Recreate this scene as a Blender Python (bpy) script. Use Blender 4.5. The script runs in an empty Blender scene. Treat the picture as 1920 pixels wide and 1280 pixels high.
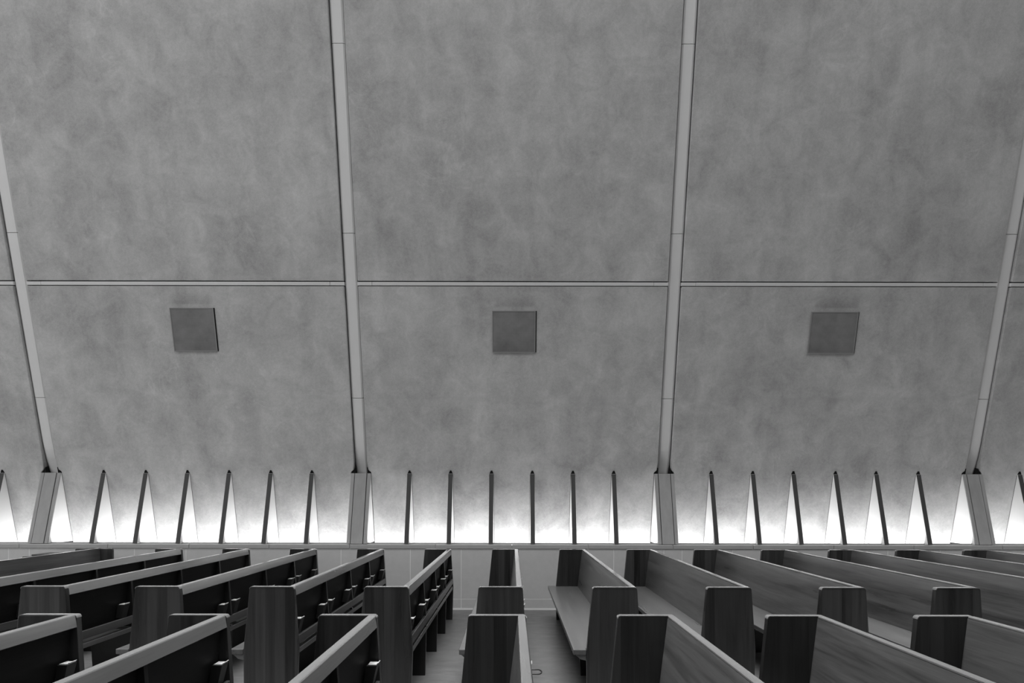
import bpy, bmesh, math, random
from mathutils import Vector, Matrix

random.seed(7)
SC = bpy.context.scene
C = SC.collection

# ------------------------------------------------------------------ camera, world, lights, exposure
F = 1280.0                      # focal length in pixels of the 1920 px frame
EYE = 1.59
HX, HY = 960.0, 928.0           # vanishing point of the pew lines in the frame
cam_d = bpy.data.cameras.new('camera')
cam_d.sensor_width = 36.0
cam_d.lens = 36.0 * F / 1920.0
cam_d.shift_y = (HY - 640.0) / 1920.0
cam_d.clip_end = 200
cam = bpy.data.objects.new('camera', cam_d)
cam.location = (0, 0, EYE)
cam.rotation_euler = (math.pi / 2, math.radians(-0.10), 0)
C.objects.link(cam)
SC.camera = cam

world = bpy.data.worlds.new('world')
SC.world = world
world.use_nodes = True
world.node_tree.nodes['Background'].inputs[0].default_value = (0.8, 0.8, 0.8, 1)
world.node_tree.nodes['Background'].inputs[1].default_value = 0.02


def area(name, loc, rot, sx, sy, power):
    d = bpy.data.lights.new(name, 'AREA')
    d.shape = 'RECTANGLE'
    d.size = sx
    d.size_y = sy
    d.energy = power
    o = bpy.data.objects.new(name, d)
    o.location = loc
    o.rotation_euler = rot
    C.objects.link(o)
    return o


# daylight through an invented, unseen ridge skylight and chancel window at the left end,
# and the lamps lying in the trough behind the stone ledge
area('unseen_skylight_daylight', (0, 0, 12.9), (0, 0, 0), 24.0, 4.6, 2000)
area('unseen_window_daylight', (-13.0, -1.0, 6.0), (0, math.radians(-90), 0), 8.0, 9.0, 1500)
area('pew_top_fill', (0, 4.2, 12.9), (0, 0, 0), 24.0, 1.0, 2000).data.spread = math.radians(58)  # added fill strip, unseen, to brighten the pew tops
for i, (xa, xb) in enumerate([(-13.0, -11.1), (-10.8, -6.75), (-6.43, -2.3), (-2.01, 2.02), (2.32, 6.42), (6.73, 10.8), (11.1, 13.0)]):
    area('trough_lamp', ((xa + xb) / 2, 9.88, 0.06), (math.pi, 0, 0), xb - xa, 0.54, 48.0 * (xb - xa))

SC.view_settings.view_transform = 'Standard'
SC.view_settings.look = 'None'
SC.view_settings.gamma = 1.0
SC.view_settings.use_curve_mapping = False
SC.view_settings.exposure = -0.76

# ------------------------------------------------------------------ materials
MATS = {}


class NT:
    """small helper round a node tree"""
    def __init__(self, name):
        m = bpy.data.materials.new(name)
        m.use_nodes = True
        self.m = m
        self.t = m.node_tree
        self.b = self.t.nodes['Principled BSDF']
        MATS[name] = m

    def n(self, kind, **kw):
        nd = self.t.nodes.new(kind)
        for k, v in kw.items():
            setattr(nd, k, v)
        return nd

    def link(self, a, b):
        self.t.links.new(a, b)

    def val(self, sock, v):
        if hasattr(v, 'is_output') or hasattr(v, 'links'):
            self.link(v, sock)
        else:
            sock.default_value = v

    def math(self, op, a, b=0.0, c=0.0, clamp=False):
        nd = self.n('ShaderNodeMath', operation=op, use_clamp=clamp)
        for i, v in enumerate((a, b, c)):
            self.val(nd.inputs[i], v)
        return nd.outputs[0]

    def coords(self, scale=(1, 1, 1), rand=True):
        tc = self.n('ShaderNodeTexCoord')
        mp = self.n('ShaderNodeMapping')
        mp.inputs['Scale'].default_value = scale
        self.link(tc.outputs['Object'], mp.inputs['Vector'])
        if rand:
            oi = self.n('ShaderNodeObjectInfo')
            off = self.n('ShaderNodeVectorMath', operation='SCALE')
            off.inputs[0].default_value = (37.0, 53.0, 71.0)
            self.link(oi.outputs['Random'], off.inputs['Scale'])
            self.link(off.outputs[0], mp.inputs['Location'])
        return mp.outputs[0]

    def noise(self, vec, scale, detail=4.0, rough=0.55, dist=0.0):
        nd = self.n('ShaderNodeTexNoise')
        self.link(vec, nd.inputs['Vector'])
        nd.inputs['Scale'].default_value = scale
        nd.inputs['Detail'].default_value = detail
        nd.inputs['Roughness'].default_value = rough
        nd.inputs['Distortion'].default_value = dist
        return nd.outputs[0]

    def grey(self, v):
        nd = self.n('ShaderNodeCombineColor')
        for i in range(3):
            self.val(nd.inputs[i], v)
        return nd.outputs[0]

    def base(self, v):
        self.link(self.grey(v), self.b.inputs['Base Color'])

    def bump(self, h, strength, dist=0.01):
        nd = self.n('ShaderNodeBump')
        nd.inputs['Strength'].default_value = strength
        nd.inputs['Distance'].default_value = dist
        self.link(h, nd.inputs['Height'])
        self.link(nd.outputs[0], self.b.inputs['Normal'])

    def ramp(self, v, lo, hi, a, b):
        nd = self.n('ShaderNodeMapRange')
        nd.clamp = True
        self.link(v, nd.inputs[0])
        for i, x in enumerate((lo, hi, a, b)):
            nd.inputs[i + 1].default_value = x
        return nd.outputs[0]


def flat_mat(name, g, rough=0.6, metal=0.0, spec=0.5):
    k = NT(name)
    k.b.inputs['Base Color'].default_value = (g, g, g, 1)
    k.b.inputs['Roughness'].default_value = rough
    k.b.inputs['Metallic'].default_value = metal
    k.b.inputs['Specular IOR Level'].default_value = spec
    return k


GRILLES = []       # (x, z_top, half_width) filled from the wall frame below


def wall_y(z):
    """depth of the leaning wall plane at height z"""
    return 9.755 - 0.2568 * (z - 1.918)


def wall_at(px, py):
    """point of the leaning wall seen at a pixel of the survey frame"""
    y = (9.755 - 0.2568 * (EYE - 1.918)) / (1.0 - 0.2568 * (py - HY) / F)
    return (px - HX) / F * y, EYE - (py - HY) / F * y


for pts in ([(318, 578), (399, 578), (409, 659), (327, 660)],
            [(923, 583), (1004, 582), (1003, 661), (922, 661)],
            [(1521, 584), (1608, 583), (1600, 662), (1512, 662)]):
    w = [wall_at(*p) for p in pts]
    x0 = (w[0][0] + w[3][0]) / 2
    x1 = (w[1][0] + w[2][0]) / 2
    GRILLES.append((x0, x1, (w[2][1] + w[3][1]) / 2, (w[0][1] + w[1][1]) / 2))


def make_plaster():
    k = NT('plaster')
    v = k.coords((1, 1, 1), rand=False)
    streak = k.coords((1, 1, 0.16), rand=False)
    big = k.noise(v, 0.8, 4, 0.55, 0.5)
    mid = k.noise(v, 3.2, 7, 0.62, 0.7)
    fine = k.noise(v, 26, 6, 0.7)
    grain = k.noise(v, 110, 3, 0.7)
    st = k.noise(streak, 2.6, 5, 0.6, 0.3)
    # pale trowel sweeps where a distorted field crosses a narrow band
    sweep = k.noise(v, 1.5, 3, 0.5, 3.2)
    band = k.math('ABSOLUTE', k.math('SUBTRACT', sweep, 0.60))
    band = k.ramp(band, 0.0, 0.035, 1.0, 0.0)
    patch = k.ramp(k.noise(v, 1.1, 2, 0.5), 0.52, 0.68, 0.0, 1.0)
    band = k.math('MULTIPLY', band, patch)
    g = k.math('MULTIPLY_ADD', k.math('SUBTRACT', big, 0.5), 0.22, 0.41)
    g = k.math('MULTIPLY_ADD', k.math('SUBTRACT', mid, 0.5), 0.30, g)
    g = k.math('MULTIPLY_ADD', k.math('SUBTRACT', fine, 0.5), 0.17, g)
    g = k.math('MULTIPLY_ADD', k.math('SUBTRACT', grain, 0.5), 0.22, g)
    g = k.math('MULTIPLY_ADD', k.math('SUBTRACT', st, 0.5), 0.24, g)
    g = k.math('MULTIPLY_ADD', band, 0.05, g)
    # day-work joint: a ragged darker line across the lower panels
    tc = k.n('ShaderNodeTexCoord')
    sep = k.n('ShaderNodeSeparateXYZ')
    k.link(tc.outputs['Object'], sep.inputs[0])
    X, Z = sep.outputs[0], sep.outputs[2]
    wob = k.math('MULTIPLY_ADD', mid, 0.08, 2.90)
    seam = k.ramp(k.math('ABSOLUTE', k.math('SUBTRACT', Z, wob)), 0.0, 0.03, 1.0, 0.0)
    seam = k.math('MULTIPLY', seam, k.ramp(fine, 0.45, 0.65, 0.0, 1.0))
    g = k.math('MULTIPLY_ADD', seam, -0.04, g)
    # sooty patches above the three grilles
    for (x0, x1, z0, z1) in GRILLES:
        c, h = (x0 + x1) / 2 + 0.01, (x1 - x0) / 2 - 0.03
        mx = k.ramp(k.math('ABSOLUTE', k.math('SUBTRACT', X, c)), h - 0.03, h + 0.03, 1.0, 0.0)
        up = k.ramp(Z, z1 + 0.035, z1 + 0.06, 0.0, 1.0)
        dn = k.ramp(Z, z1 + 0.09, z1 + 0.21, 1.0, 0.0)
        s = k.math('MULTIPLY', k.math('MULTIPLY', mx, up), dn)
        g = k.math('MULTIPLY_ADD', k.math('MULTIPLY', s, k.ramp(mid, 0.3, 0.7, 0.5, 1.2)), -0.085, g)
    k.base(g)
    k.b.inputs['Roughness'].default_value = 0.85
    k.b.inputs['Specular IOR Level'].default_value = 0.25
    h = k.math('MULTIPLY_ADD', grain, 0.35, k.math('MULTIPLY_ADD', fine, 0.6, mid))
    k.bump(h, 0.22, 0.02)


def make_concrete(name, g0, amp, rough, streak_axis=None):
    k = NT(name)
    v = k.coords()
    sc = {'z': (1, 1, 0.08), 'x': (0.08, 1, 1), None: (1, 1, 1)}[streak_axis]
    s = k.coords(sc)
    g = k.math('MULTIPLY_ADD', k.math('SUBTRACT', k.noise(v, 2.2, 5, 0.6), 0.5), amp, g0)
    g = k.math('MULTIPLY_ADD', k.math('SUBTRACT', k.noise(s, 14, 5, 0.6), 0.5), amp, g)
    k.base(g)
    k.b.inputs['Roughness'].default_value = rough
    k.b.inputs['Specular IOR Level'].default_value = 0.3
    k.bump(k.noise(v, 60, 4, 0.6), 0.08, 0.01)


def make_wood(name, axis, g0, staves=False, spec=0.45, rough=(0.27, 0.31), contrast=1.0):
    """dark oiled hardwood, grain running along the given local axis"""
    k = NT(name)
    sc = {'y': (1, 0.05, 1), 'z': (1, 1, 0.045)}[axis]
    v = k.coords(sc)
    grain = k.noise(v, 34, 6, 0.62, 0.6)
    broad = k.noise(v, 9, 4, 0.55, 0.9)
    pores = k.noise(k.coords({'y': (1, 0.02, 1), 'z': (1, 1, 0.02)}[axis]), 170, 3, 0.6)
    tone = k.math('MULTIPLY_ADD', k.math('SUBTRACT', grain, 0.5), 0.7 * contrast, 1.0)
    tone = k.math('MULTIPLY_ADD', k.math('SUBTRACT', broad, 0.5), 0.9 * contrast, tone)
    tone = k.math('MULTIPLY_ADD', k.math('SUBTRACT', pores, 0.5), 0.35 * contrast, tone)
    tc = k.n('ShaderNodeTexCoord')
    sep = k.n('ShaderNodeSeparateXYZ')
    k.link(tc.outputs['Object'], sep.inputs[0])
    oi = k.n('ShaderNodeObjectInfo')
    if axis == 'z':      # glued staves of unequal tone
        w = k.math('ADD', k.math('MULTIPLY', sep.outputs[0], 13.5), k.math('MULTIPLY', oi.outputs['Random'], 31.0))
    else:
        w = k.math('ADD', k.math('MULTIPLY', sep.outputs[2], 8.5), k.math('MULTIPLY', oi.outputs['Random'], 31.0))
    if staves:
        wn = k.n('ShaderNodeTexWhiteNoise', noise_dimensions='1D')
        k.link(k.math('FLOOR', w), wn.inputs['W'])
        tone = k.math('MULTIPLY_ADD', k.math('SUBTRACT', wn.outputs[0], 0.5), 0.85 if axis == 'z' else 0.4, tone)
    tone = k.math('MULTIPLY_ADD', k.math('SUBTRACT', oi.outputs['Random'], 0.5), 0.15, tone)
    tone = k.math('MAXIMUM', tone, 0.25)
    k.base(k.math('MULTIPLY', tone, g0))
    k.link(k.ramp(broad, 0.3, 0.7, *rough), k.b.inputs['Roughness'])
    k.b.inputs['Specular IOR Level'].default_value = spec


def make_floor():
    k = NT('floor_cork')
    v = k.coords((0.9, 1.6, 1), rand=False)
    iso = k.coords((1, 1, 1), rand=False)
    g = k.math('MULTIPLY_ADD', k.math('SUBTRACT', k.noise(v, 7, 6, 0.65, 0.6), 0.5), 0.09, 0.11)
    g = k.math('MULTIPLY_ADD', k.math('SUBTRACT', k.noise(iso, 2.0, 4, 0.5), 0.5), 0.035, g)
    g = k.math('MULTIPLY_ADD', k.math('SUBTRACT', k.noise(iso, 60, 3, 0.6), 0.5), 0.03, g)
    k.base(g)
    k.link(k.ramp(k.noise(v, 5, 4, 0.6), 0.3, 0.7, 0.34, 0.5), k.b.inputs['Roughness'])
    k.b.inputs['Specular IOR Level'].default_value = 0.4


make_plaster()
make_concrete('rib_concrete', 0.64, 0.06, 0.6, 'z')
make_concrete('cover_board', 0.29, 0.11, 0.55, 'z')
make_concrete('lath_grey', 0.05, 0.01, 0.6)
make_concrete('fin_white', 0.66, 0.03, 0.6)
make_concrete('limestone', 0.45, 0.07, 0.7)
make_concrete('ledge_stone', 0.33, 0.06, 0.6)
make_concrete('outer_shell', 0.20, 0.05, 0.9)
flat_mat('grout', 0.74, 0.8)
flat_mat('corner_shade_grey', 0.16, 0.9, spec=0.1)  # painted shade line along the fin corners
flat_mat('grille_rim', 0.24, 0.8, spec=0.2)
flat_mat('backing_dark', 0.02, 0.95, spec=0.1)
flat_mat('gap_shade', 0.015, 0.9, spec=0.1)  # near-black colour standing in for the shade inside gaps
make_wood('wood_length', 'y', 0.13, contrast=0.45, spec=0.85, rough=(0.20, 0.23))
make_wood('wood_upright', 'z', 0.026, staves=True, contrast=1.5)
make_wood('wood_seat', 'y', 0.08, contrast=0.9, spec=0.6)
make_wood('wood_leg_shade', 'z', 0.012)  # same pew wood, darkened in colour for the shade around legs and dividers
make_wood('wood_rear', 'y', 0.045)
make_wood('wood_recess_shade', 'y', 0.010, spec=0.12, rough=(0.55, 0.6))
make_wood('wood_back', 'y', 0.085, staves=True, contrast=1.6)
flat_mat('wire_black', 0.012, 0.4, spec=0.4)
flat_mat('holder_black', 0.02, 0.5, spec=0.3)
flat_mat('plate_pale', 0.6, 0.35)
make_floor()


def make_grille():
    k = NT('grille_cloth')
    v = k.coords((1, 1, 1))
    wv = k.n('ShaderNodeTexWave', wave_type='BANDS', bands_direction='X')
    k.link(v, wv.inputs['Vector'])
    wv.inputs['Scale'].default_value = 22
    wz = k.n('ShaderNodeTexWave', wave_type='BANDS', bands_direction='Z')
    k.link(v, wz.inputs['Vector'])
    wz.inputs['Scale'].default_value = 22
    g = k.math('MULTIPLY', k.math('ADD', wv.outputs[1], wz.outputs[1]), 0.016)
    g = k.math('MULTIPLY_ADD', k.noise(v, 4.5, 5, 0.6), 0.16, k.math('SUBTRACT', g, 0.02))
    g = k.math('ADD', g, 0.11)
    k.base(g)
    k.b.inputs['Roughness'].default_value = 0.9
    k.b.inputs['Specular IOR Level'].default_value = 0.1


make_grille()

# ------------------------------------------------------------------ mesh helpers


def bm_obj(name, bm, mat, parent=None, loc=(0, 0, 0), bevel=0.0, segs=1, smooth=False):
    bmesh.ops.recalc_face_normals(bm, faces=bm.faces)
    if bevel > 0:
        es = [e for e in bm.edges if len(e.link_faces) == 2 and e.calc_face_angle(0) > 0.5]
        bmesh.ops.bevel(bm, geom=es, offset=bevel, segments=segs, affect='EDGES', profile=0.5, clamp_overlap=True)
        bmesh.ops.recalc_face_normals(bm, faces=bm.faces)
    me = bpy.data.meshes.new(name)
    bm.to_mesh(me)
    bm.free()
    if smooth:
        for p in me.polygons:
            p.use_smooth = True
    me.materials.append(MATS[mat])
    o = bpy.data.objects.new(name, me)
    o.location = loc
    C.objects.link(o)
    if parent:
        o.parent = parent
    return o


def prism(bm, pts, a, b):
    """close the two outlines pts(a) and pts(b) into a solid; pts maps 2-D outline to 3-D"""
    va = [bm.verts.new(p) for p in a]
    vb = [bm.verts.new(p) for p in b]
    n = len(va)
    bm.faces.new(va)
    bm.faces.new(list(reversed(vb)))
    for i in range(n):
        j = (i + 1) % n
        bm.faces.new((va[i], vb[i], vb[j], va[j]))


def prism_y(bm, outline, y0, y1):
    prism(bm, None, [(x, y0, z) for x, z in outline], [(x, y1, z) for x, z in outline])


def prism_x(bm, outline, x0, x1):
    prism(bm, None, [(x0, y, z) for y, z in outline], [(x1, y, z) for y, z in outline])


def prism_z(bm, outline, z0, z1):
    prism(bm, None, [(x, y, z0) for x, y in outline], [(x, y, z1) for x, y in outline])


def box(bm, x0, x1, y0, y1, z0, z1):
    prism_z(bm, [(x0, y0), (x1, y0), (x1, y1), (x0, y1)], z0, z1)


NL = math.hypot(1, 0.2568)
NY, NZ = -1 / NL, -0.2568 / NL           # normal of the leaning wall, into the room


def on_wall(x, z, out):
    """point of the leaning wall at (x, z), moved by out along the normal into the room"""
    return (x, wall_y(z) + NY * out, z + NZ * out)


def wall_slab(bm, outline, out_front, out_back):
    prism(bm, None, [on_wall(x, z, out_front) for x, z in outline], [on_wall(x, z, out_back) for x, z in outline])


def rect(x0, x1, z0, z1):
    return [(x0, z0), (x1, z0), (x1, z1), (x0, z1)]


def tag(o, label, cat, group=None):
    o['label'] = label
    o['category'] = cat
    if group:
        o['group'] = group


def struct(o):
    o['kind'] = 'structure'
    return o


# ------------------------------------------------------------------ room shell
XE = 13.2
ZC = 13.0
bm = bmesh.new()
box(bm, -XE, XE, -10.3, 10.3, -0.12, 0.0)
floor = struct(bm_obj('floor', bm, 'floor_cork'))

bm = bmesh.new()                                 # backing of the leaning wall, behind its panels
wall_slab(bm, rect(-XE, XE, 0.0, ZC), -0.13, -0.30)
wall = struct(bm_obj('wall_back', bm, 'backing_dark'))

bm = bmesh.new()                                 # the wall behind the camera mirrors it
prism(bm, None, [(x, -wall_y(z), z) for x, z in rect(-XE, XE, 0.0, ZC)],
      [(x, -wall_y(z) - 0.2, z) for x, z in rect(-XE, XE, 0.0, ZC)])
struct(bm_obj('wall_front', bm, 'outer_shell'))
yc = wall_y(ZC)
for side, x0, x1 in (('left', -XE - 0.2, -XE), ('right', XE, XE + 0.2)):
    bm = bmesh.new()
    prism_x(bm, [(-10.3, 0), (10.3, 0), (yc + 0.1, ZC), (-yc - 0.1, ZC)], x0, x1)
    struct(bm_obj('wall_' + side, bm, 'outer_shell'))
bm = bmesh.new()
box(bm, -XE, XE, -yc - 0.3, yc + 0.3, ZC, ZC + 0.2)
struct(bm_obj('ceiling', bm, 'outer_shell'))

# ------------------------------------------------------------------ leaning wall: panels, ribs, rails
RIBS = [-10.98, -6.583, -2.157, 2.172, 6.574, 10.98]
HALF = 0.093                                      # half the slot a rib sits in
COVER = 0.143                                     # half width of the flared foot cover
Z_TIP = wall_at(960, 888)[1]
z_ra = wall_at(960, 526.8)[1]                     # underside of the upper panels
z_rb = wall_at(960, 537.0)[1]                     # top of the lower panels
edges = [-XE] + RIBS + [XE]
for i in range(len(edges) - 1):
    a, b = edges[i], edges[i + 1]
    ha = HALF if i > 0 else 0.0
    hb = HALF if i < len(edges) - 2 else 0.0
    ca = COVER if i > 0 else 0.0
    cb = COVER if i < len(edges) - 2 else 0.0
    bm = bmesh.new()
    wall_slab(bm, rect(a + ha, b - hb, z_ra, ZC), 0.0, -0.12)
    bm_obj('plaster_panel', bm, 'plaster', wall, bevel=0.006)
    bm = bmesh.new()
    zf = Z_TIP + 0.16
    wall_slab(bm, [(a + ca, 0.03), (b - cb, 0.03), (b - cb, Z_TIP + 0.02), (b - hb - 0.012, Z_TIP + 0.05), (b - hb, zf), (b - hb, z_rb),
                   (a + ha, z_rb), (a + ha, zf), (a + ha + 0.012, Z_TIP + 0.05), (a + ca, Z_TIP + 0.02)], 0.0, -0.12)
    bm_obj('plaster_panel', bm, 'plaster', wall, bevel=0.006)
    # the rail between the two panels, with a short closer at each rib
    bm = bmesh.new()
    wall_slab(bm, rect(a + ha + 0.19, b - hb - 0.19, z_rb + 0.010, z_ra - 0.013), -0.006, -0.11)
    bm_obj('rail', bm, 'rib_concrete', wall, bevel=0.003)
    for s0, s1 in ((a + ha - 0.005, a + ha + 0.187), (b - hb - 0.187, b - hb + 0.005)):
        bm = bmesh.new()
        wall_slab(bm, rect(s0, s1, z_rb + 0.010, z_ra - 0.013), -0.008, -0.11)
        bm_obj('rail_closer', bm, 'rib_concrete', wall, bevel=0.003)

JZ = [Z_TIP - 0.02, 2.932, 5.026, 7.161, 9.27, 11.37, ZC]
for x in RIBS:
    for j in range(len(JZ) - 1):
        z0, z1 = JZ[j] + (0.003 if j else 0), JZ[j + 1] - 0.003
        bm = bmesh.new()
        w, c = 0.080, 0.022
        # front face chamfered along its long edges; the foot of the lowest length sinks into the slot
        zs = [z0, z1] if j else [z0, z0 + 0.06, z0 + 0.13, z0 + 0.22, z0 + 0.34, z0 + 0.50, z1]
        outs = [-0.028] * 2 if j else [-0.088, -0.076, -0.062, -0.048, -0.036, -0.030, -0.028]
        rings = []
        for zz, oo in zip(zs, outs):
            prof = [(-w, -0.125), (-w, oo - 0.012), (-w + c, oo), (w - c, oo), (w, oo - 0.012), (w, -0.125)]
            rings.append([bm.verts.new(on_wall(x + dx, zz, min(d, oo) if d > -0.12 else -0.125)) for dx, d in prof])
        for r0, r1 in zip(rings, rings[1:]):
            for q in range(6):
                p = (q + 1) % 6
                bm.faces.new((r0[q], r0[p], r1[p], r1[q]))
        bm.faces.new(rings[0])
        bm.faces.new(list(reversed(rings[-1])))
        bm_obj('rib_segment', bm, 'rib_concrete', wall)

# ------------------------------------------------------------------ fins and rib foot covers over the light trough
Y_LEDGE = 9.466
Z_LEDGE = 0.905
FIN_PX = [5, 195, 274, 352, 430, 508, 585, 768, 845, 921.5, 998, 1074, 1150.5, 1333, 1411, 1487, 1566, 1642, 1721, 1911]
FIN_X = [(p - HX) / F * wall_y(Z_TIP) for p in FIN_PX]
FIN_X += [FIN_X[0] - 0.594 * i for i in range(1, 6)] + [FIN_X[19] + 0.594 * i for i in range(1, 6)]


def fin_outline(front_top, front_foot):
    """side outline (y, z) from the tip on the wall down to the ledge and back into the wall"""
    zt = Z_TIP
    zb = Z_LEDGE + 0.004
    return [(wall_y(zt) - front_top, zt), (front_foot, zb), (wall_y(zb) + 0.03, zb), (wall_y(zt) + 0.05, zt)]


bm = bmesh.new()
prism_x(bm, fin_outline(0.012, Y_LEDGE + 0.006), -0.028, 0.028)
fin0 = bm_obj('fin', bm, 'fin_white', wall, bevel=0.003)
bm = bmesh.new()                                  # dark wedge coloured as the shade of an uncut notch above the tip
wall_slab(bm, [(-0.030, Z_TIP + 0.001), (0.030, Z_TIP + 0.001), (0.010, Z_TIP + 0.045), (-0.010, Z_TIP + 0.045)], 0.004, -0.02)
tip_shade0 = bm_obj('tip_shade', bm, 'gap_shade', fin0)
bm = bmesh.new()                                  # matt front lath of the fin
yt, yb = wall_y(Z_TIP) - 0.012, Y_LEDGE + 0.006
prism_x(bm, [(yt - 0.006, Z_TIP - 0.002), (yb - 0.006, Z_LEDGE + 0.006), (yb, Z_LEDGE + 0.006), (yt, Z_TIP - 0.002)], -0.030, 0.030)
lath0 = bm_obj('front_lath', bm, 'lath_grey', fin0)
bm = bmesh.new()                                  # grey strips painting the corner shade where fin meets plaster
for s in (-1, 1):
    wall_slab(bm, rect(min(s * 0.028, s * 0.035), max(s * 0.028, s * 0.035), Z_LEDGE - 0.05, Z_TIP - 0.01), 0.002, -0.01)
corner_shade0 = bm_obj('corner_shade', bm, 'corner_shade_grey', fin0)
for i, x in enumerate(FIN_X):
    f = fin0 if i == 0 else fin0.copy()
    f.location.x = x
    if i:
        C.objects.link(f)
        for ch in (tip_shade0, lath0, corner_shade0):
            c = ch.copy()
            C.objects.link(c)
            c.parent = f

for x in RIBS:
    bm = bmesh.new()
    prism_x(bm, fin_outline(0.0, Y_LEDGE + 0.022), x - 0.136, x + 0.136)
    core = bm_obj('rib_foot', bm, 'fin_white', wall, bevel=0.003)
    yt, yb = wall_y(Z_TIP), Y_LEDGE + 0.022
    for dx0, dx1, out in ((-0.140, -0.092, 0.018), (-0.083, 0.083, 0.024), (0.092, 0.140, 0.018)):
        bm = bmesh.new()
        prism_x(bm, [(yt - out, Z_TIP + 0.004), (yb - out, Z_LEDGE + 0.006), (yb, Z_LEDGE + 0.006), (yt, Z_TIP + 0.004)], x + dx0, x + dx1)
        bm_obj('cover_board', bm, 'cover_board', core, bevel=0.002)
    bm = bmesh.new()                              # dark grooves between the boards
    for dx0, dx1 in ((-0.092, -0.083), (0.083, 0.092)):
        prism_x(bm, [(yt - 0.003, Z_TIP), (yb - 0.003, Z_LEDGE + 0.006), (yb + 0.002, Z_LEDGE + 0.006), (yt + 0.002, Z_TIP)], x + dx0, x + dx1)
    bm_obj('groove_shade', bm, 'gap_shade', core)
    bm = bmesh.new()                              # dark pieces coloured as shade where the flared foot meets the slot
    for s in (-1, 1):
        wall_slab(bm, [(x + s * 0.085, Z_TIP), (x + s * 0.141, Z_TIP), (x + s * 0.108, Z_TIP + 0.045), (x + s * 0.085, Z_TIP + 0.08)], -0.012, -0.10)
    bm_obj('tip_shade', bm, 'gap_shade', core)

# ------------------------------------------------------------------ stone dado below the ledge
bm = bmesh.new()
box(bm, -XE, XE, Y_LEDGE + 0.0012, Y_LEDGE + 0.09, 0.12, 0.846)
dado = struct(bm_obj('trim_1', bm, 'grout'))


def px_x(px, y=Y_LEDGE):
    return (px - HX) / F * y


J = [16, 55, 152, 252, 349, 446, 543, 639.5, 769.5, 865, 962, 1058, 1151, 1245, 1279, 1374, 1470, 1567, 1665, 1763, 1860]
JX = [-XE] + [px_x(-740 + 96 * i) for i in range(8)] + [px_x(p) for p in J] + [px_x(1956 + 96 * i) for i in range(8)] + [XE]
JX = sorted(v for v in JX if abs(v) <= XE)
Z_BASE = EYE - (1122.5 - HY) / F * Y_LEDGE
for a, b in zip(JX, JX[1:]):
    bm = bmesh.new()
    box(bm, a + 0.0035, b - 0.0035, Y_LEDGE, Y_LEDGE + 0.03, Z_BASE + 0.004, 0.838)
    bm_obj('stone_panel', bm, 'limestone', dado)
bm = bmesh.new()
box(bm, -XE, XE, Y_LEDGE + 0.0012, Y_LEDGE + 0.019, 0.0, 0.12)
base = struct(bm_obj('baseboard_back', bm, 'grout'))
for a, b in zip(JX, JX[1:]):
    bm = bmesh.new()
    box(bm, a + 0.004, b - 0.004, Y_LEDGE, Y_LEDGE + 0.018, 0.024, Z_BASE - 0.004)
    bm_obj('base_stone', bm, 'limestone', base)
bm = bmesh.new()
box(bm, -XE, XE, Y_LEDGE - 0.004, Y_LEDGE + 0.001, 0.0, 0.022)
bm_obj('base_strip', bm, 'grout', base)

bm = bmesh.new()
box(bm, -XE, XE, Y_LEDGE + 0.004, Y_LEDGE + 0.10, 0.846, 0.89)
ledge = struct(bm_obj('trim_2', bm, 'grout'))
K = [37, 203, 355, 505, 656, 816.5, 960, 1103, 1262, 1412, 1563, 1713, 1879]
KX = [-XE] + [px_x(-860 + 150 * i) for i in range(6)] + [px_x(p) for p in K] + [px_x(2030 + 150 * i) for i in range(5)] + [XE]
KX = sorted(v for v in KX if abs(v) <= XE)
for a, b in zip(KX, KX[1:]):
    bm = bmesh.new()
    prism_x(bm, [(Y_LEDGE - 0.012, 0.850), (Y_LEDGE - 0.012, 0.897), (Y_LEDGE - 0.004, 0.905), (Y_LEDGE + 0.11, 0.905), (Y_LEDGE + 0.11, 0.850)], a + 0.003, b - 0.003)
    bm_obj('ledge_stone', bm, 'ledge_stone', ledge)
bm = bmesh.new()                                  # low metal glazing bead behind the ledge edge
box(bm, -XE, XE, Y_LEDGE + 0.085, Y_LEDGE + 0.105, 0.903, 0.922)
bm_obj('bead', bm, 'ledge_stone', ledge)

# ------------------------------------------------------------------ square loudspeaker grilles
where = ('in the left bay', 'in the middle bay', 'in the right bay')
for (x0, x1, z0, z1), wh in zip(GRILLES, where):
    cx, cz = (x0 + x1) / 2, (z0 + z1) / 2
    root = bpy.data.objects.new('wall_grille', None)
    root.location = on_wall(cx, z0, 0.0)
    C.objects.link(root)
    tag(root, 'square dark cloth-covered wall grille ' + wh + ' of the leaning wall', 'grille', 'grilles on the leaning wall')
    o0 = Vector(root.location)

    def loc_slab(outline, f, b):
        bm = bmesh.new()
        pa = [Vector(on_wall(x, z, f)) - o0 for x, z in outline]
        pb = [Vector(on_wall(x, z, b)) - o0 for x, z in outline]
        prism(bm, None, pa, pb)
        return bm
    t = 0.011
    bm_obj('cloth', loc_slab(rect(x0 + t, x1 - t, z0 + t, z1 - t), 0.012, 0.002), 'grille_cloth', root)
    for nm, r, d in (('frame_side', rect(x0, x0 + t, z0, z1), 0.016), ('frame_side', rect(x1 - t, x1, z0, z1), 0.016),
                     ('frame_bottom', rect(x0 + t, x1 - t, z0, z0 + t), 0.020), ('frame_top', rect(x0 + t, x1 - t, z1 - t, z1), 0.016)):
        bm_obj(nm, loc_slab(r, d, 0.001), 'grille_rim', root)
    bm_obj('grille_edge_shade', loc_slab(rect(x1 + 0.001, x1 + 0.013, z0 + 0.005, z1), 0.004, 0.001), 'gap_shade', root)

# ------------------------------------------------------------------ pews
L = 3.62
T = 0.045
HP = 0.90
PITCH = 0.86


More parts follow.
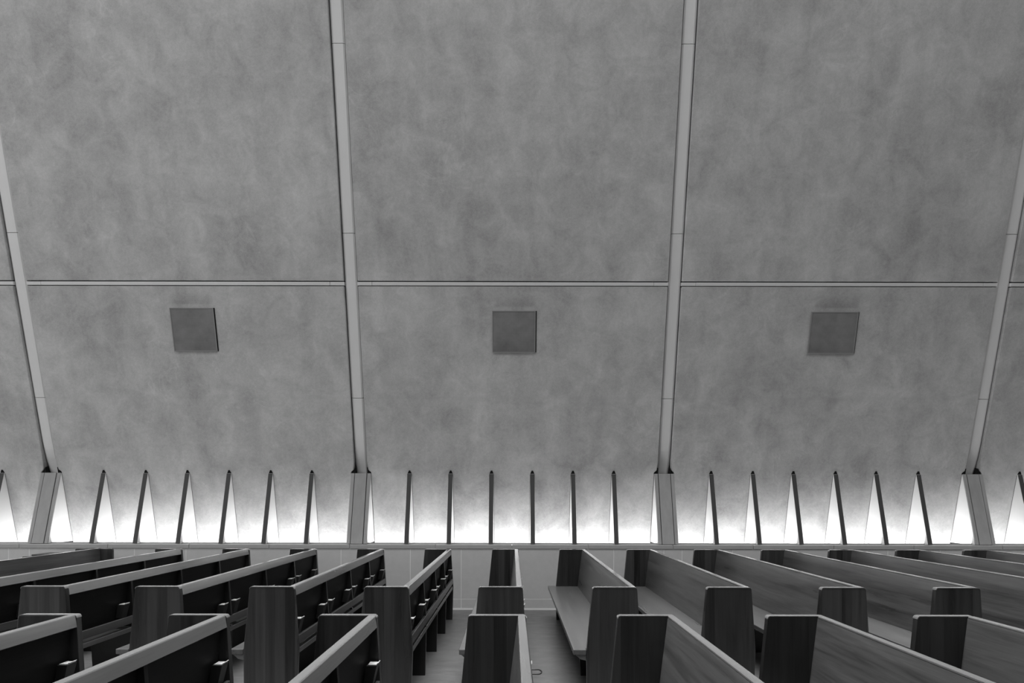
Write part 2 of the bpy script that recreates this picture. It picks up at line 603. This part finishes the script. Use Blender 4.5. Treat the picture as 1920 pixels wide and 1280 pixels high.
def round_top(x0, x1, z, r, n=4):
    pts = []
    for cx, a0 in ((x1 - r, 0.0), (x0 + r, math.pi / 2)):
        for i in range(n + 1):
            a = a0 + i / n * math.pi / 2
            pts.append((cx + r * math.cos(a), z - r + r * math.sin(a)))
    return pts


def new_pew():
    """one pew facing -x; its local origin stands on the floor under the top back edge, near end"""
    root = bpy.data.objects.new('church_pew', None)
    C.objects.link(root)
    outline = [(-0.375, 0.0), (0.018, 0.0), (0.030, 0.42)] + round_top(-0.335, 0.0, HP - 0.005, 0.015) + [(-0.380, 0.42)]
    for y0 in (0.0, L - T):
        bm = bmesh.new()
        prism_y(bm, outline, 0.0, T)
        e = bm_obj('end_panel', bm, 'wood_upright', root, (0, y0, 0), bevel=0.003, segs=2)
        bm = bmesh.new()
        a, b = round_top(-0.336, 0.001, HP, 0.018), round_top(-0.336 + 0.004, 0.001 - 0.004, HP - 0.0045, 0.014)
        prism_y(bm, a + list(reversed(b)), -0.001, T + 0.001)
        bm_obj('lit_edge_strip', bm, 'wood_length', e)  # paler strip painting the light caught along the end panel's top
    bm = bmesh.new()
    prism_y(bm, [(-0.047, HP), (-0.010, HP), (-0.006, HP - 0.004), (0.005, 0.828), (-0.029, 0.828), (-0.026, 0.888), (-0.048, 0.888)], T + 0.001, L - T - 0.001)
    bm_obj('top_rail', bm, 'wood_length', root, bevel=0.003)
    bm = bmesh.new()
    prism_y(bm, [(-0.0485, 0.8875), (-0.0265, 0.8875), (-0.0300, 0.8275), (-0.075, 0.432), (-0.105, 0.432)], T + 0.001, L - T - 0.001)
    bm_obj('backrest', bm, 'wood_back', root)
    bm = bmesh.new()
    prism_y(bm, [(0.001, 0.525), (0.022, 0.525), (0.028, 0.463), (0.004, 0.463)], T + 0.001, L - T - 0.001)
    bm_obj('bottom_rail', bm, 'wood_rear', root, bevel=0.002)
    bm = bmesh.new()                               # seat: wraps in front of both end panels
    prism_z(bm, [(-0.480, 0), (-0.382, 0), (-0.382, T + 0.001), (0.024, T + 0.001), (0.024, L - T - 0.001), (-0.382, L - T - 0.001), (-0.382, L), (-0.480, L)], 0.390, 0.430)
    seat = bm_obj('seat', bm, 'wood_seat', root, bevel=0.005, segs=2)
    bm = bmesh.new()
    prism_y(bm, [(-0.465, 0.389), (-0.382, 0.389), (-0.382, 0.345), (-0.425, 0.355)], 0.012, L - 0.012)
    bm_obj('apron', bm, 'wood_length', seat)
    for i in (1, 2, 3):
        y = L / 4 * i
        bm = bmesh.new()
        prism_y(bm, [(-0.031, 0.826), (-0.003, 0.826), (0.021, 0.526), (0.000, 0.526), (0.002, 0.462), (0.024, 0.432), (-0.072, 0.432)], -0.016, 0.016)
        bm_obj('divider', bm, 'wood_leg_shade', root, (0, y, 0))
        bm = bmesh.new()
        prism_y(bm, [(-0.335, 0.0), (0.014, 0.0), (0.022, 0.388), (-0.360, 0.388)], -0.02, 0.02)
        bm_obj('leg', bm, 'wood_leg_shade', root, (0, y, 0), bevel=0.003)
    # near-black boards painting the shade in the recesses behind the back
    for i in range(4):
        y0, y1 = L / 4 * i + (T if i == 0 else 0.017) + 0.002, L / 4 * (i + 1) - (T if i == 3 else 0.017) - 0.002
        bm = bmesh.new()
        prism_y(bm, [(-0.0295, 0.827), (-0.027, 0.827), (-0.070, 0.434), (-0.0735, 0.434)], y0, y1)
        bm_obj('recess_shade_board', bm, 'wood_recess_shade', root)
    spots = [0.125]
    for i in (1, 2, 3):
        spots += [L / 4 * i - 0.125, L / 4 * i + 0.125]
    spots.append(L - 0.125)
    for y in spots:
        bm = bmesh.new()
        top = [(-0.030, -0.043, 0.640), (0.026, -0.043, 0.640), (0.026, 0.043, 0.640), (-0.030, 0.043, 0.640)]
        bot = [(-0.050, -0.038, 0.527), (0.000, -0.038, 0.527), (0.000, 0.038, 0.527), (-0.050, 0.038, 0.527)]
        prism(bm, None, bot, top)
        h = bm_obj('card_holder', bm, 'holder_black', root, (0, y, 0))
        bm = bmesh.new()
        prism_y(bm, [(-0.024, 0.641), (0.024, 0.641), (0.032, 0.652), (0.030, 0.654), (0.023, 0.645), (-0.024, 0.645)], -0.034, 0.034)
        p = bm_obj('top_plate', bm, 'plate_pale', h)
        p['label'] = 'pale metal plate with upturned lip'
    return root


def copy_tree(o, parent=None, skip=()):
    c = o.copy()
    C.objects.link(c)
    c.parent = parent
    for ch in o.children:
        if ch.name not in skip:
            copy_tree(ch, c)
    return c


proto = new_pew()
first_holder = next(ch for ch in proto.children if ch.name.startswith('card_holder') and ch.location.y < 0.2).name
ORD = {1: 'first', 2: 'second', 3: 'third', 4: 'fourth', 5: 'fifth', 6: 'sixth', 7: 'seventh', 8: 'eighth'}
Y2, Y1 = 5.13, 3.917 + T - L


def pew_label(row, k):
    if row == 2:
        if k == 0:
            return 'dark wooden pew seen end-on below the middle grille, in the far block by the wall'
        return 'dark wooden pew of the far block, %s to the %s of the end-on middle pew' % (ORD[abs(k)], 'left' if k < 0 else 'right')
    if k == 0:
        return 'dark wooden pew seen end-on at the bottom middle, in the near block'
    return 'dark wooden pew cut by the bottom edge, %s to the %s of the end-on pew' % (ORD[abs(k)], 'left' if k < 0 else 'right')


spots = [(2, k) for k in range(-5, 8)] + [(1, k) for k in range(-3, 4)]
used = False
pews = {}
for row, k in spots:
    if not used and row == 2 and k == -2:
        p = proto
        used = True
    else:
        skip = (first_holder,) if (row == 2 and k <= -3) else ()
        p = copy_tree(proto, None, skip)
    p.location = (0.083 + PITCH * k, Y2 if row == 2 else Y1, 0)
    tag(p, pew_label(row, k), 'pew', 'pews in the far block' if row == 2 else 'pews in the near block')
    pews[(row, k)] = p

# the wire loop clipped to the back of the near end-on pew
pts = []
for i in range(15):
    a = -math.pi / 2 + math.pi * i / 14
    pts.append((0.040 + 0.020 * math.cos(a), 0.040 * math.sin(a), 0.628 + 0.002 * math.sin(a)))
pts = [(-0.002, -0.040, 0.626)] + pts + [(-0.002, 0.040, 0.630)]
cu = bpy.data.curves.new('wire_loop', 'CURVE')
cu.dimensions = '3D'
cu.bevel_depth = 0.0036
cu.bevel_resolution = 2
sp = cu.splines.new('POLY')
sp.points.add(len(pts) - 1)
for q, c in zip(sp.points, pts):
    q.co = (*c, 1)
tmp = bpy.data.objects.new('wire_loop_curve', cu)
C.objects.link(tmp)
me = bpy.data.meshes.new_from_object(tmp.evaluated_get(bpy.context.evaluated_depsgraph_get()))
bpy.data.objects.remove(tmp)
me.materials.clear()
me.materials.append(MATS['wire_black'])
loop = bpy.data.objects.new('wire_loop', me)
C.objects.link(loop)
loop.parent = pews[(1, 0)]
loop.location = (0.02, 3.72 - Y1, 0)
loop['label'] = 'black wire loop'

# ------------------------------------------------------------------ front screen and the low pieces beyond it
root = bpy.data.objects.new('front_screen', None)
root.location = (-5.10, Y2, 0)
C.objects.link(root)
tag(root, 'wooden front screen with plain smooth back, before the leftmost far pew', 'pew screen')
for y0 in (0.0, L - T):
    bm = bmesh.new()
    prism_y(bm, [(-0.50, 0.0), (0.01, 0.0)] + round_top(-0.47, 0.0, HP, 0.018), 0.0, T)
    bm_obj('end_panel', bm, 'wood_upright', root, (0, y0, 0), bevel=0.004, segs=2)
bm = bmesh.new()
prism_y(bm, [(-0.195, HP - 0.002), (-0.150, HP - 0.002), (-0.120, 0.10), (-0.165, 0.10)], T + 0.001, L - T - 0.001)
board = bm_obj('screen_board', bm, 'wood_back', root, bevel=0.003)
bm = bmesh.new()
box(bm, -0.197, -0.148, T + 0.001, L - T - 0.001, HP - 0.002, HP + 0.006)
bm_obj('lit_edge_strip', bm, 'wood_length', board, bevel=0.002)  # bright top edge of the board put in as lighter wood
bm = bmesh.new()
box(bm, -0.34, -0.197, T + 0.001, L - T - 0.001, 0.60, 0.625)
bm_obj('book_shelf', bm, 'wood_length', root)
bm = bmesh.new()
box(bm, -0.40, -0.06, T + 0.001, L - T - 0.001, 0.03, 0.098)
bm_obj('plinth', bm, 'wood_length', root)

root = bpy.data.objects.new('low_bench', None)
root.location = (-5.90, Y2 + 0.2, 0)
C.objects.link(root)
tag(root, 'low dark wooden bench with rounded end, peeking over the front screen', 'bench')
for y0 in (0.0, 3.40 - T):
    bm = bmesh.new()
    prism_y(bm, [(-0.36, 0.0), (0.01, 0.0)] + round_top(-0.335, 0.0, 0.80, 0.018), 0.0, T)
    bm_obj('end_panel', bm, 'wood_upright', root, (0, y0, 0), bevel=0.004, segs=2)
bm = bmesh.new()
prism_y(bm, [(-0.050, 0.79), (-0.004, 0.79), (-0.02, 0.40), (-0.066, 0.40)], T + 0.001, 3.40 - T - 0.001)
bm_obj('backrest', bm, 'wood_back', root)
bm = bmesh.new()
box(bm, -0.40, -0.068, T + 0.001, 3.40 - T - 0.001, 0.39, 0.43)
bm_obj('seat', bm, 'wood_length', root, bevel=0.004)

root = bpy.data.objects.new('side_table', None)
root.location = (-6.15, 9.20, 0)
C.objects.link(root)
tag(root, 'narrow grey table against the stone wall behind the front screen', 'table')
bm = bmesh.new()
box(bm, -0.20, 0.50, -0.18, 0.18, 0.765, 0.795)
bm_obj('table_top', bm, 'wood_rear', root, bevel=0.003)
for sx in (-0.17, 0.47):
    for sy in (-0.15, 0.15):
        bm = bmesh.new()
        box(bm, sx - 0.02, sx + 0.02, sy - 0.02, sy + 0.02, 0.0, 0.764)
        bm_obj('leg', bm, 'wood_upright', root)
